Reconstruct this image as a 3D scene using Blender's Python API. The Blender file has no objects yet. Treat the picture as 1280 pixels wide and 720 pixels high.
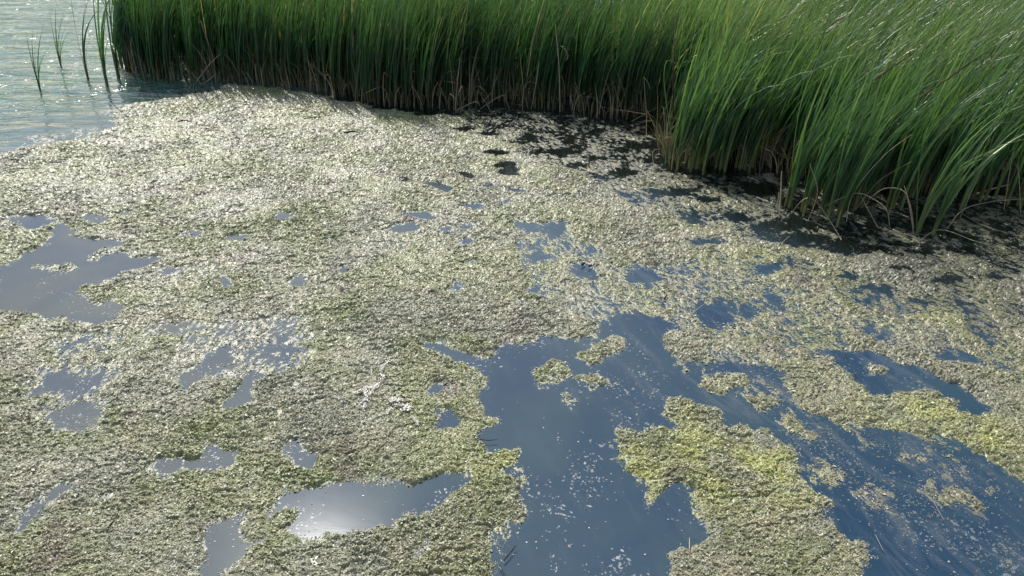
import bpy, math, random
import numpy as np
from mathutils import Vector
R = math.radians
random.seed(7); rng = np.random.default_rng(7)
sc = bpy.context.scene
COL = sc.collection

# ------------------------------------------------------------------ camera
CAM_H, PITCH, FPX = 3.0, 30.0, 967.0
cd = bpy.data.cameras.new('camera'); cam = bpy.data.objects.new('camera', cd); COL.objects.link(cam)
cam.location = (0, 0, CAM_H); cam.rotation_euler = (R(90 - PITCH), 0, 0)
cd.sensor_width = 36; cd.lens = 36 * FPX / 1280; cd.clip_start = 0.05; cd.clip_end = 6000
sc.camera = cam

# ------------------------------------------------------------------ sky and sun
SUN_EL, SUN_AZ = 50.8, -20.0            # azimuth: degrees from +Y towards +X
w = bpy.data.worlds.new('World'); sc.world = w; w.use_nodes = True
nt = w.node_tree; nt.nodes.clear()
out = nt.nodes.new('ShaderNodeOutputWorld'); bg = nt.nodes.new('ShaderNodeBackground')
sky = nt.nodes.new('ShaderNodeTexSky'); sky.sky_type = 'NISHITA'; sky.sun_disc = False
sky.sun_elevation = R(SUN_EL); sky.sun_rotation = R(SUN_AZ)
sky.air_density = 1.0; sky.dust_density = 1.0; sky.ozone_density = 1.6
# thin broken cloud, all over the sky
tc = nt.nodes.new('ShaderNodeTexCoord'); mp = nt.nodes.new('ShaderNodeMapping')
mp.inputs['Scale'].default_value = (1.0, 1.0, 2.2)
mp.inputs['Location'].default_value = (0.35, 0.1, 0.0)
cn = nt.nodes.new('ShaderNodeTexNoise'); cn.inputs['Scale'].default_value = 2.1
cn.inputs['Detail'].default_value = 7; cn.inputs['Roughness'].default_value = .52
cr = nt.nodes.new('ShaderNodeValToRGB')
cr.color_ramp.elements[0].position = .50; cr.color_ramp.elements[0].color = (0, 0, 0, 1)
cr.color_ramp.elements[1].position = .78; cr.color_ramp.elements[1].color = (.8, .8, .8, 1)
mx = nt.nodes.new('ShaderNodeMixRGB'); mx.inputs['Color2'].default_value = (14, 14.6, 16, 1)
nt.links.new(tc.outputs['Generated'], mp.inputs['Vector']); nt.links.new(mp.outputs[0], cn.inputs['Vector'])
nt.links.new(cn.outputs['Fac'], cr.inputs['Fac']); nt.links.new(cr.outputs['Color'], mx.inputs['Fac'])
nt.links.new(sky.outputs['Color'], mx.inputs['Color1'])
# bright veil of haze round the sun
dt = nt.nodes.new('ShaderNodeVectorMath'); dt.operation = 'DOT_PRODUCT'; nt.links.new(tc.outputs['Generated'], dt.inputs[0])
dt.inputs[1].default_value = (math.sin(R(SUN_AZ)) * math.cos(R(SUN_EL)), math.cos(R(SUN_AZ)) * math.cos(R(SUN_EL)), math.sin(R(SUN_EL)))
hz = nt.nodes.new('ShaderNodeMapRange'); hz.interpolation_type = 'SMOOTHSTEP'; hz.inputs[1].default_value = .80; hz.inputs[2].default_value = 1.0
hz.inputs[3].default_value = 0; hz.inputs[4].default_value = .85; nt.links.new(dt.outputs['Value'], hz.inputs[0])
hn = nt.nodes.new('ShaderNodeMath'); hn.operation = 'MULTIPLY'; nt.links.new(hz.outputs[0], hn.inputs[0])
hm = nt.nodes.new('ShaderNodeMapRange'); hm.inputs[1].default_value = .25; hm.inputs[2].default_value = .65; hm.inputs[3].default_value = .45; nt.links.new(cn.outputs['Fac'], hm.inputs[0]); nt.links.new(hm.outputs[0], hn.inputs[1])
mh = nt.nodes.new('ShaderNodeMixRGB'); mh.inputs['Color2'].default_value = (20, 20.8, 22.5, 1)
nt.links.new(hn.outputs[0], mh.inputs['Fac']); nt.links.new(mx.outputs['Color'], mh.inputs['Color1']); nt.links.new(mh.outputs['Color'], bg.inputs['Color'])
bg.inputs['Strength'].default_value = 0.13
nt.links.new(bg.outputs[0], out.inputs[0])
sd = bpy.data.lights.new('sun', 'SUN'); sun = bpy.data.objects.new('sun', sd); COL.objects.link(sun)
sd.energy = 4.7; sd.angle = R(.6); sd.color = (1, .955, .88)
_s = Vector((math.sin(R(SUN_AZ)) * math.cos(R(SUN_EL)), math.cos(R(SUN_AZ)) * math.cos(R(SUN_EL)), math.sin(R(SUN_EL))))
sun.rotation_euler = _s.to_track_quat('Z', 'Y').to_euler(); sun.location = _s * 50
sc.view_settings.view_transform = 'Standard'; sc.view_settings.look = 'None'
sc.view_settings.exposure = 0.10; sc.view_settings.gamma = 1
sc.render.engine = 'CYCLES'
sc.cycles.max_bounces = 5; sc.cycles.transparent_max_bounces = 8

# ------------------------------------------------------------------ helpers
CP, SP = math.cos(R(PITCH)), math.sin(R(PITCH))
def G(px, py, z=0.0):
    """the ground (water) point that the photograph shows at px, py"""
    u, v = (px - 640) / FPX, (360 - py) / FPX
    dx, dy, dz = u, CP + v * SP, -SP + v * CP
    t = (z - CAM_H) / dz
    return (dx * t, dy * t)

def tag(o, label=None, cat=None, group=None, kind=None):
    if label: o['label'] = label
    if cat: o['category'] = cat
    if group: o['group'] = group
    if kind: o['kind'] = kind
    return o

def np_mesh(name, verts, faces, mats=(), cols=None, smooth=False, midx=None):
    """verts Nx3; faces: list of int arrays (n x 3 or n x 4)"""
    me = bpy.data.meshes.new(name)
    verts = np.asarray(verts, dtype=np.float32)
    loops, starts, tot, p = [], [], [], 0
    for f in faces:
        f = np.asarray(f, dtype=np.int32)
        if len(f) == 0: continue
        k = f.shape[1]
        loops.append(f.ravel()); starts.append(p + np.arange(len(f)) * k); tot.append(np.full(len(f), k)); p += f.size
    loops = np.concatenate(loops).astype(np.int32); starts = np.concatenate(starts).astype(np.int32)
    me.vertices.add(len(verts)); me.vertices.foreach_set('co', verts.ravel())
    me.loops.add(len(loops)); me.loops.foreach_set('vertex_index', loops)
    me.polygons.add(len(starts)); me.polygons.foreach_set('loop_start', starts)
    if midx is not None: me.polygons.foreach_set('material_index', np.asarray(midx, dtype=np.int32))
    me.polygons.foreach_set('use_smooth', np.full(len(starts), bool(smooth)))
    if cols is not None:
        a = me.attributes.new('Col', 'FLOAT_COLOR', 'POINT')
        c = np.ones((len(verts), 4), dtype=np.float32); c[:, :3] = cols
        a.data.foreach_set('color', c.ravel())
    me.update(calc_edges=True); me.validate()
    for m in mats: me.materials.append(m)
    return me

def link(name, me, parent=None, loc=None):
    o = bpy.data.objects.new(name, me); COL.objects.link(o)
    if parent is not None: o.parent = parent
    if loc is not None: o.location = loc
    return o

_perm = np.random.default_rng(3).permutation(4096).astype(np.int64)
_ga = np.random.default_rng(4).uniform(0, 2 * np.pi, 4096)
_gx, _gy = np.cos(_ga), np.sin(_ga)
def noise(x, y, f=1.0, seed=0):
    x = x * f + seed * 17.31; y = y * f - seed * 9.77
    xi = np.floor(x).astype(np.int64); yi = np.floor(y).astype(np.int64)
    fx, fy = x - xi, y - yi
    u = fx * fx * fx * (fx * (fx * 6 - 15) + 10); v = fy * fy * fy * (fy * (fy * 6 - 15) + 10)
    def g(ix, iy, dx, dy):
        h = _perm[(_perm[ix & 4095] + iy) & 4095]
        return _gx[h] * dx + _gy[h] * dy
    a = g(xi, yi, fx, fy); b = g(xi + 1, yi, fx - 1, fy)
    c = g(xi, yi + 1, fx, fy - 1); d = g(xi + 1, yi + 1, fx - 1, fy - 1)
    return ((a + (b - a) * u) * (1 - v) + (c + (d - c) * u) * v) * 1.5
def fbm(x, y, f, o=4, seed=0, g=.5):
    s, a = 0, 1
    for i in range(o):
        s = s + a * noise(x, y, f * 2.03 ** i, seed + i * 3); a *= g
    return s
def sstep(a, b, x):
    t = np.clip((x - a) / (b - a), 0, 1); return t * t * (3 - 2 * t)

# ------------------------------------------------------------------ materials
def mat(name):
    m = bpy.data.materials.new(name); m.use_nodes = True
    t = m.node_tree; b = t.nodes['Principled BSDF']; return m, t, b
def setp(b, **k):
    for n, v in k.items(): b.inputs[n.replace('_', ' ')].default_value = v

def algae_material():
    m, t, b = mat('wet_algae')
    at = t.nodes.new('ShaderNodeAttribute'); at.attribute_name = 'Col'
    n = t.nodes.new('ShaderNodeTexNoise'); n.inputs['Scale'].default_value = 160; n.inputs['Detail'].default_value = 3
    co = t.nodes.new('ShaderNodeTexCoord'); t.links.new(co.outputs['Object'], n.inputs['Vector'])
    mr = t.nodes.new('ShaderNodeMapRange'); mr.inputs[1].default_value = .3; mr.inputs[2].default_value = .7
    mr.inputs[3].default_value = .7; mr.inputs[4].default_value = 1.3
    t.links.new(n.outputs['Fac'], mr.inputs[0])
    mu = t.nodes.new('ShaderNodeVectorMath'); mu.operation = 'SCALE'
    t.links.new(at.outputs['Color'], mu.inputs[0]); t.links.new(mr.outputs[0], mu.inputs['Scale'])
    t.links.new(mu.outputs[0], b.inputs['Base Color'])
    b.inputs['Roughness'].default_value = .50; b.inputs['Specular IOR Level'].default_value = .85
    b.inputs['Coat Weight'].default_value = .10; b.inputs['Coat Roughness'].default_value = .28; b.inputs['Coat IOR'].default_value = 1.33
    return m
M_ALG = algae_material()

def leaf_material(name, rough=.36, trans=.38, spec=.65):
    m, t, b = mat(name)
    at = t.nodes.new('ShaderNodeAttribute'); at.attribute_name = 'Col'
    oi = t.nodes.new('ShaderNodeObjectInfo')
    mr = t.nodes.new('ShaderNodeMapRange'); mr.inputs[3].default_value = .8; mr.inputs[4].default_value = 1.2
    t.links.new(oi.outputs['Random'], mr.inputs[0])
    mu = t.nodes.new('ShaderNodeVectorMath'); mu.operation = 'SCALE'
    t.links.new(at.outputs['Color'], mu.inputs[0]); t.links.new(mr.outputs[0], mu.inputs['Scale'])
    t.links.new(mu.outputs[0], b.inputs['Base Color'])
    b.inputs['Roughness'].default_value = rough; b.inputs['Specular IOR Level'].default_value = spec
    tr = t.nodes.new('ShaderNodeBsdfTranslucent')
    g = t.nodes.new('ShaderNodeVectorMath'); g.operation = 'MULTIPLY'; g.inputs[1].default_value = (1.2, 1.35, .6)
    t.links.new(mu.outputs[0], g.inputs[0]); t.links.new(g.outputs[0], tr.inputs['Color'])
    ms = t.nodes.new('ShaderNodeMixShader'); ms.inputs[0].default_value = trans
    t.links.new(b.outputs[0], ms.inputs[1]); t.links.new(tr.outputs[0], ms.inputs[2])
    t.links.new(ms.outputs[0], t.nodes['Material Output'].inputs['Surface'])
    return m
M_LEAF = leaf_material('cattail_leaf')
M_DRY = leaf_material('dry_reed', .75, .15, .15)

def water_material():
    m = bpy.data.materials.new('pond_water'); m.use_nodes = True
    t = m.node_tree; t.nodes.clear(); N = t.nodes.new; L = t.links.new
    o = N('ShaderNodeOutputMaterial'); geo = N('ShaderNodeNewGeometry')
    sep = N('ShaderNodeSeparateXYZ'); L(geo.outputs['Position'], sep.inputs[0])
    # open-lake mask: ripples die out towards the weed
    a = N('ShaderNodeMath'); a.operation = 'MULTIPLY_ADD'; L(sep.outputs['X'], a.inputs[0]); a.inputs[1].default_value = -0.75
    b = N('ShaderNodeMath'); b.operation = 'MULTIPLY_ADD'; L(sep.outputs['Y'], b.inputs[0]); b.inputs[1].default_value = .55; L(a.outputs[0], b.inputs[2])
    a.inputs[2].default_value = -8.2
    mk = N('ShaderNodeMapRange'); mk.interpolation_type = 'SMOOTHSTEP'; L(b.outputs[0], mk.inputs[0]); mk.inputs[1].default_value = -.6; mk.inputs[2].default_value = 2.6
    mp = N('ShaderNodeMapping'); L(geo.outputs['Position'], mp.inputs[0]); mp.inputs['Rotation'].default_value = (0, 0, R(-8)); mp.inputs['Scale'].default_value = (.30, 1, 1)
    n1 = N('ShaderNodeTexNoise'); L(mp.outputs[0], n1.inputs['Vector']); n1.inputs['Scale'].default_value = 3.6; n1.inputs['Detail'].default_value = 4; n1.inputs['Roughness'].default_value = .55; n1.inputs['Distortion'].default_value = .5
    n2 = N('ShaderNodeTexNoise'); L(geo.outputs['Position'], n2.inputs['Vector']); n2.inputs['Scale'].default_value = 1.1; n2.inputs['Detail'].default_value = 2
    st = N('ShaderNodeMapRange'); L(mk.outputs[0], st.inputs[0]); st.inputs[3].default_value = .0025; st.inputs[4].default_value = 1.0
    bp = N('ShaderNodeBump'); L(n1.outputs['Fac'], bp.inputs['Height']); L(st.outputs[0], bp.inputs['Strength']); bp.inputs['Distance'].default_value = .2
    gl = N('ShaderNodeBsdfGlossy'); gl.inputs['Roughness'].default_value = .115; L(bp.outputs[0], gl.inputs['Normal'])
    gl.inputs['Color'].default_value = (1, 1, 1, 1)
    tr = N('ShaderNodeBsdfTransparent'); tr.inputs['Color'].default_value = (.80, .93, .95, 1)
    fr = N('ShaderNodeFresnel'); fr.inputs['IOR'].default_value = 1.34; L(bp.outputs[0], fr.inputs['Normal'])
    df = N('ShaderNodeBsdfDiffuse'); mc = N('ShaderNodeMixRGB'); mc.inputs['Color1'].default_value = (.022, .054, .100, 1); mc.inputs['Color2'].default_value = (.045, .115, .100, 1)
    L(mk.outputs[0], mc.inputs['Fac'])
    xm = N('ShaderNodeMapRange'); xm.interpolation_type = 'SMOOTHSTEP'; L(sep.outputs['X'], xm.inputs[0]); xm.inputs[1].default_value = -.3; xm.inputs[2].default_value = -2.4
    xc = N('ShaderNodeMixRGB'); xc.inputs['Color1'].default_value = (.021, .052, .094, 1); xc.inputs['Color2'].default_value = (.070, .092, .112, 1); L(xm.outputs[0], xc.inputs['Fac']); L(xc.outputs['Color'], mc.inputs['Color1'])  # paler to the left: reflected sky haze painted into the water body
    # reed shade and reflection painted in as brown-black water round the reed feet
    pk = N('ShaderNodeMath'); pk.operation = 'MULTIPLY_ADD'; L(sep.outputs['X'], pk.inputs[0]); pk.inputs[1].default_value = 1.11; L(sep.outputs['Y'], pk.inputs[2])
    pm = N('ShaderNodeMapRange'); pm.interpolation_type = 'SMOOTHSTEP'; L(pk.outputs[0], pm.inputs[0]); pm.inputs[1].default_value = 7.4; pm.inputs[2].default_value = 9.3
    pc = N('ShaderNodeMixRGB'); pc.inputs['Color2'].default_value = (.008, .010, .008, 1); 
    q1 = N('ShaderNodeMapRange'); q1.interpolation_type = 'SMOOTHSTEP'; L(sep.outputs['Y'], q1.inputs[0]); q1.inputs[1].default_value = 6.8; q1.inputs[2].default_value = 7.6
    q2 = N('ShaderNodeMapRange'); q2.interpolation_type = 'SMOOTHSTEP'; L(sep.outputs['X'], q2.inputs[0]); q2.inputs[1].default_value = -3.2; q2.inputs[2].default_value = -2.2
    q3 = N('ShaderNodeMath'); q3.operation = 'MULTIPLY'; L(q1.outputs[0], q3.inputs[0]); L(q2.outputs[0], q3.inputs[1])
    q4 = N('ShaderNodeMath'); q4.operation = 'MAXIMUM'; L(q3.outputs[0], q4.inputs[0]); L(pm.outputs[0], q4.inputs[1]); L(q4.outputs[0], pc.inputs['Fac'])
    # cloudy silt hanging in the water: browner and greener drifts
    n3 = N('ShaderNodeTexNoise'); L(geo.outputs['Position'], n3.inputs['Vector']); n3.inputs['Scale'].default_value = 1.3; n3.inputs['Detail'].default_value = 5; n3.inputs['Distortion'].default_value = .8
    r3 = N('ShaderNodeMapRange'); L(n3.outputs['Fac'], r3.inputs[0]); r3.inputs[1].default_value = .35; r3.inputs[2].default_value = .7
    c3 = N('ShaderNodeMixRGB'); c3.blend_type = 'MULTIPLY'; c3.inputs['Color2'].default_value = (1.9, 1.55, 1.05, 1); L(r3.outputs[0], c3.inputs['Fac']); L(mc.outputs['Color'], c3.inputs['Color1'])
    # dusty film lying in drawn-out wisps on the sheltered water
    v5 = N('ShaderNodeVectorRotate'); v5.rotation_type = 'Z_AXIS'; v5.inputs['Angle'].default_value = R(67); L(geo.outputs['Position'], v5.inputs['Vector'])
    m5 = N('ShaderNodeMapping'); L(v5.outputs[0], m5.inputs[0]); m5.inputs['Scale'].default_value = (.5, 1.8, 1)
    m5.vector_type = 'POINT'
    n5 = N('ShaderNodeTexNoise'); L(m5.outputs[0], n5.inputs['Vector']); n5.inputs['Scale'].default_value = 3.2; n5.inputs['Detail'].default_value = 9; n5.inputs['Roughness'].default_value = .72; n5.inputs['Distortion'].default_value = 1.2
    r5 = N('ShaderNodeMapRange'); r5.interpolation_type = 'SMOOTHSTEP'; L(n5.outputs['Fac'], r5.inputs[0]); r5.inputs[1].default_value = .47; r5.inputs[2].default_value = .66
    x5 = N('ShaderNodeMapRange'); L(sep.outputs['X'], x5.inputs[0]); x5.inputs[1].default_value = .2; x5.inputs[2].default_value = 1.5; x5.inputs[3].default_value = .12; x5.inputs[4].default_value = .50
    k5 = N('ShaderNodeMath'); k5.operation = 'MULTIPLY'; L(r5.outputs[0], k5.inputs[0]); L(x5.outputs[0], k5.inputs[1])
    c5 = N('ShaderNodeMixRGB'); c5.inputs['Color2'].default_value = (.125, .150, .170, 1); L(k5.outputs[0], c5.inputs['Fac']); L(c3.outputs['Color'], c5.inputs['Color1'])
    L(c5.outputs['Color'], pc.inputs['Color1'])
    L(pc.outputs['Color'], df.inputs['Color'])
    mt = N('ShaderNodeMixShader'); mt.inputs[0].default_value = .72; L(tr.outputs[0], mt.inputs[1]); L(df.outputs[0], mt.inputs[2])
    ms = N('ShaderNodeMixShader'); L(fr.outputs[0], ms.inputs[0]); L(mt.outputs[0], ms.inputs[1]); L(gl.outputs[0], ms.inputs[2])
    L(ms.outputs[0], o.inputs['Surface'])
    return m
def bed_material():
    m, t, b = mat('silty_lake_bed')
    geo = t.nodes.new('ShaderNodeNewGeometry')
    n = t.nodes.new('ShaderNodeTexNoise'); n.inputs['Scale'].default_value = .9; n.inputs['Detail'].default_value = 5
    t.links.new(geo.outputs['Position'], n.inputs['Vector'])
    r = t.nodes.new('ShaderNodeValToRGB'); r.color_ramp.elements[0].position = .35; r.color_ramp.elements[1].position = .7
    r.color_ramp.elements[0].color = (.014, .034, .040, 1); r.color_ramp.elements[1].color = (.022, .050, .048, 1)
    # the open lake is paler: fine turquoise silt
    sep = t.nodes.new('ShaderNodeSeparateXYZ'); t.links.new(geo.outputs['Position'], sep.inputs[0])
    mk = t.nodes.new('ShaderNodeMapRange'); mk.interpolation_type = 'SMOOTHSTEP'; t.links.new(sep.outputs['X'], mk.inputs[0])
    mk.inputs[1].default_value = -3.5; mk.inputs[2].default_value = -7
    mk2 = t.nodes.new('ShaderNodeMapRange'); mk2.interpolation_type = 'SMOOTHSTEP'; t.links.new(sep.outputs['Y'], mk2.inputs[0])
    mk2.inputs[1].default_value = 7.5; mk2.inputs[2].default_value = 12
    mm = t.nodes.new('ShaderNodeMath'); mm.operation = 'MULTIPLY'; t.links.new(mk.outputs[0], mm.inputs[0]); t.links.new(mk2.outputs[0], mm.inputs[1])
    mx = t.nodes.new('ShaderNodeMixRGB'); mx.inputs['Color2'].default_value = (.10, .24, .20, 1)
    t.links.new(n.outputs['Fac'], r.inputs['Fac']); t.links.new(mm.outputs[0], mx.inputs['Fac']); t.links.new(r.outputs['Color'], mx.inputs['Color1'])
    t.links.new(mx.outputs['Color'], b.inputs['Base Color']); b.inputs['Roughness'].default_value = .95
    return m
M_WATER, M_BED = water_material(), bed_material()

# ------------------------------------------------------------------ water and lake bed
def sheet(name, x0, x1, y0, y1, z, m, nx=2, ny=2):
    xs, ys = np.linspace(x0, x1, nx), np.linspace(y0, y1, ny)
    X, Y = np.meshgrid(xs, ys); v = np.stack([X.ravel(), Y.ravel(), np.full(X.size, z)], 1)
    i = np.arange(nx * ny).reshape(ny, nx)
    f = np.stack([i[:-1, :-1].ravel(), i[:-1, 1:].ravel(), i[1:, 1:].ravel(), i[1:, :-1].ravel()], 1)
    return tag(link(name, np_mesh(name, v, [f], [m])), kind='structure')
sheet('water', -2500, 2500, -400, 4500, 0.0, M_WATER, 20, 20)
sheet('lake_bed', -2500, 2500, -400, 4500, -0.45, M_BED, 20, 20)

# ------------------------------------------------------------------ where the weed mat lies (outlines given as photograph points, carried onto the water plane)
X0, X1, Y0, Y1, RES = -9.5, 10.5, 1.6, 13.2, 0.01
NXr, NYr = int((X1 - X0) / RES), int((Y1 - Y0) / RES)
cov = np.ones((NYr, NXr), dtype=np.float32)
isl = np.zeros((NYr, NXr), dtype=np.int16)
def raster(poly):
    p = np.array([G(*q) for q in poly])
    c = (p[:, 0] - X0) / RES; r = (p[:, 1] - Y0) / RES
    c0, c1 = max(int(c.min()), 0), min(int(c.max()) + 2, NXr); r0, r1 = max(int(r.min()), 0), min(int(r.max()) + 2, NYr)
    if c1 <= c0 or r1 <= r0: return None
    XX, YY = np.meshgrid(np.arange(c0, c1) + .5, np.arange(r0, r1) + .5)
    ins = np.zeros(XX.shape, bool)
    for k in range(len(p)):
        xa, ya, xb, yb = c[k - 1], r[k - 1], c[k], r[k]
        if ya == yb: continue
        ins ^= ((ya > YY) != (yb > YY)) & (XX < (xb - xa) * (YY - ya) / (yb - ya) + xa)
    return (slice(r0, r1), slice(c0, c1)), ins
def put(poly, val, mode='set', iid=None):
    q = raster(poly)
    if q is None: return
    s, ins = q
    a = cov[s]
    if mode == 'set': a[ins] = val
    else: a[ins] = np.minimum(a[ins], val)
    if iid is not None: isl[s][ins] = iid
def blob(x, y, rx, ry, val, rot=0, mode='min', n=10):
    k = random.random() * 6
    put([(x + math.cos(rot) * rx * math.cos(t) * j - math.sin(rot) * ry * math.sin(t) * j,
          y + math.sin(rot) * rx * math.cos(t) * j + math.cos(rot) * ry * math.sin(t) * j)
         for i in range(n) for t in [2 * math.pi * i / n] for j in [1 + .3 * math.sin(k + i * 2.4)]], val, mode)

W = 0.0      # open water
F = .36      # thin film of loose weed
# thin and broken zones first
put([(560,128),(640,140),(800,150),(840,214),(960,222),(1000,262),(1290,300),(1290,345),(1100,318),(1000,312),(900,290),(800,262),(720,215),(640,200),(560,165)], .55)
put([(640,270),(720,280),(760,320),(860,350),(850,395),(770,405),(700,400),(640,340)], .64)
put([(860,300),(1000,318),(1290,345),(1290,400),(1080,385),(1000,345),(860,330)], .66)
put([(800,330),(1000,340),(1080,400),(1030,450),(900,450),(830,400)], .64)
put([(1080,380),(1280,400),(1280,470),(1150,445),(1080,420)], .66)
put([(190,400),(400,395),(400,450),(330,475),(200,480),(60,450),(80,420)], .63)
put([(20,455),(140,455),(150,490),(120,540),(60,545),(20,500)], .60)
put([(200,330),(270,325),(290,345),(230,352),(200,345)], .62)
put([(380,130),(560,140),(620,160),(700,230),(560,215),(460,150)], .84)
# water: the open lake on the upper left
put([(-400,-30),(125,-30),(140,60),(150,100),(275,104),(275,110),(212,120),(160,127),(138,140),(142,155),(100,171),(60,176),(0,187),(-400,250)], W)
put([(-30,110),(40,98),(150,75),(155,104),(60,112),(-30,130)], .10)
put([(-60,205),(0,176),(60,166),(96,160),(128,150),(126,136),(150,122),(205,116),(270,106),(280,112),(215,124),(164,130),(142,142),(148,158),(104,174),(62,180),(0,192),(-60,220)], .37)
put([(50,100),(75,80),(120,76),(150,85),(155,104),(110,112),(70,112)], .31)
put([(150,98),(280,100),(275,111),(212,121),(158,125)], W)
# left pool
put([(-60,340),(0,332),(15,330),(28,319),(49,309),(62,296),(75,292),(94,299),(124,301),(154,299),(161,309),(165,322),(195,322),(199,330),(161,337),(142,349),(112,356),(98,364),(109,373),(131,375),(154,384),(150,394),(128,405),(94,399),(56,397),(26,390),(0,388),(-60,392)], W)
put([(8,274),(20,269),(58,270),(66,278),(45,285),(20,284)], .2); put([(60,288),(72,278),(98,281),(100,290),(80,296)], .1)
put([(102,272),(110,267),(135,271),(133,277),(112,279)], W)
put([(32,338),(50,328),(70,330),(97,331),(90,340),(60,341)], .8); put([(96,342),(112,338),(108,346),(98,347)], .55)
put([(112,318),(125,310),(165,305),(162,317),(135,319),(122,326)], .75)
put([(100,377),(150,372),(152,380),(120,384)], .55)
for a in [(351,270,13,4),(242,292,13,6),(295,298,17,4),(423,336,8,6),(376,350,11,5),(215,337,22,3),(283,353,12,8),(160,268,8,3),
          (370,352,16,4)]: blob(*a, W)
put([(245,452),(262,440),(330,432),(350,405),(362,402),(356,425),(382,430),(384,440),(350,448),(300,446),(262,456)], .40)
put([(195,404),(262,404),(265,412),(240,415),(200,412)], .32)
# small dark gaps in the pale mat
for q in [[(529,228),(545,227),(556,231),(575,235),(562,240),(545,236)], [(556,217),(570,214),(592,216),(600,222),(588,224),(575,218)],
          [(503,266),(520,264),(546,272),(540,276),(522,271)], [(572,257),(590,253),(607,257),(606,261),(588,260)],
          [(478,289),(500,281),(518,276),(528,287),(505,291)], [(540,284),(578,284),(584,276),(598,278),(592,287),(560,289)],
          [(628,236),(645,234),(662,240),(645,242)], [(606,232),(614,225),(618,232),(610,240)], [(625,250),(640,243),(636,254),(628,260)],
          [(494,225),(512,221),(514,226),(500,228)], [(610,206),(632,200),(650,206),(640,211)], [(620,213),(640,212),(655,218),(636,219)]]:
    put(q, W)
# blue gaps, centre
for q in [[(638,280),(665,277),(700,281),(712,290),(690,293),(655,290)], [(648,320),(680,316),(707,322),(700,328),(668,326)],
          [(705,334),(722,329),(748,337),(750,347),(735,350),(712,346)], [(672,338),(684,340),(680,358),(672,370),(664,366),(668,352)],
          [(632,388),(645,374),(660,372),(650,382)], [(655,402),(664,390),(672,396),(668,405),(658,408)], [(572,330),(590,324),(606,324),(600,332),(580,334)],
          [(548,366),(575,350),(588,355),(566,368)], [(775,336),(800,334),(828,350),(820,358),(795,354)],
          [(482,308),(512,304),(520,308),(495,312)], [(560,302),(590,296),(605,300),(575,306)]]:
    put(q, .26)
for q in [[(875,384),(905,380),(914,400),(900,412),(878,404)], [(926,384),(950,382),(952,395),(930,396)], [(957,372),(982,371),(978,386),(960,386)],
          [(1018,388),(1040,390),(1032,400),(1018,397)], [(1075,410),(1100,408),(1104,416),(1082,420)], [(1175,443),(1214,440),(1216,450),(1184,452)],
          [(1206,412),(1220,408),(1244,428),(1230,432)], [(1038,424),(1062,424),(1062,432),(1042,432)], [(1148,470),(1175,468),(1180,478)]]:
    put(q, .24)
# the main arm of open water and the water beyond the island
put([(520,419),(545,428),(562,438),(580,437),(592,446),(604,453),(612,470),(600,466),(578,452),(560,446),(540,440),(526,430)], W)
put([(632,427),(659,431),(677,420),(685,414),(692,424),(737,424),(749,412),(760,405),(794,394),(831,397),(850,405),(830,420),(835,431),(842,444),(849,461),(880,458),(901,450),(945,452),(985,468),
     (992,502),(1012,514),(1047,519),(1051,528),(1062,547),(1092,566),(1119,581),(1180,570),(1227,566),(1250,585),(1290,612),(1400,680),(1400,900),(560,900),(600,760),(621,720),(606,694),(610,675),(625,664),
     (655,649),(659,626),(655,600),(632,589),(649,574),(644,562),(610,559),(595,544),(614,529),(602,506),(610,487),(595,461),(602,448),(620,446)], W)
put([(838,448),(870,455),(905,448),(950,455),(990,478),(1000,515),(1030,530),(1050,560),(1085,570),(1060,590),(1020,560),(975,520),(940,500),(880,470)], .30)
put([(1034,439),(1062,439),(1100,444),(1126,454),(1152,450),(1171,469),(1197,480),(1216,499),(1252,514),(1235,521),(1197,514),(1190,502),(1160,487),(1107,495),(1077,487),(1062,469),(1044,457)], W)
put([(1077,461),(1090,456),(1126,457),(1105,468),(1085,467)], .8)
put([(1000,560),(1100,590),(1180,600),(1290,660),(1290,715),(1180,660),(1080,640),(1020,600)], .33)
put([(940,455),(1010,515),(1060,560),(1120,590),(1090,600),(1010,560),(970,510)], .38)
put([(1120,640),(1200,650),(1290,700),(1290,740),(1180,720),(1110,690)], .30)
put([(1060,600),(1130,605),(1180,640),(1120,660),(1070,640)], .30)
put([(1050,530),(1130,540),(1205,556),(1250,590),(1290,620),(1290,650),(1220,600),(1120,585),(1070,560)], .34)
# left front channels
for q in [[(259,541),(270,555),(296,571),(292,582),(262,584),(225,591),(195,597),(178,594),(200,586),(221,571),(240,574),(255,570),(262,558),(256,548)],
          [(60,611),(112,598),(116,602),(90,611),(56,626),(45,645),(22,671),(11,668),(30,648),(11,640),(37,634)],
          [(105,626),(146,617),(150,620),(124,627)],
          [(349,551),(364,549),(375,562),(390,566),(401,581),(375,577),(360,579),(347,562)],
          [(225,478),(240,457),(262,450),(285,452),(262,462),(255,478),(229,486)],
          [(274,501),(300,484),(310,466),(318,470),(319,489),(300,508)],
          [(512,674),(531,672),(528,690),(514,693)], [(546,512),(576,516),(572,529),(550,546),(541,537)],
          [(529,489),(550,480),(567,474),(557,487),(535,496)],
          [(373,697),(396,694),(392,705),(374,708)], [(600,690),(612,680),(622,690),(610,705)],
          [(128,578),(155,570),(150,580),(132,584)]]:
    put(q, .04)
put([(495,590),(528,574),(566,556),(562,570),(540,580),(510,592)], .30)
put([(38,470),(70,464),(135,468),(130,485),(60,492),(40,486)], .32); put([(68,532),(80,512),(112,506),(112,530),(86,544)], .28)
put([(352,600),(360,615),(405,622),(420,604),(450,600),(465,607),(494,596),(509,600),(546,594),(587,594),(599,598),(584,611),(561,615),(542,637),(509,649),(497,658),(437,664),(397,660),
     (390,671),(337,679),(285,701),(277,720),(270,800),(225,800),(255,720),(259,675),(262,660),(285,645),(298,635),(330,636),(350,622)], W)
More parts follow.
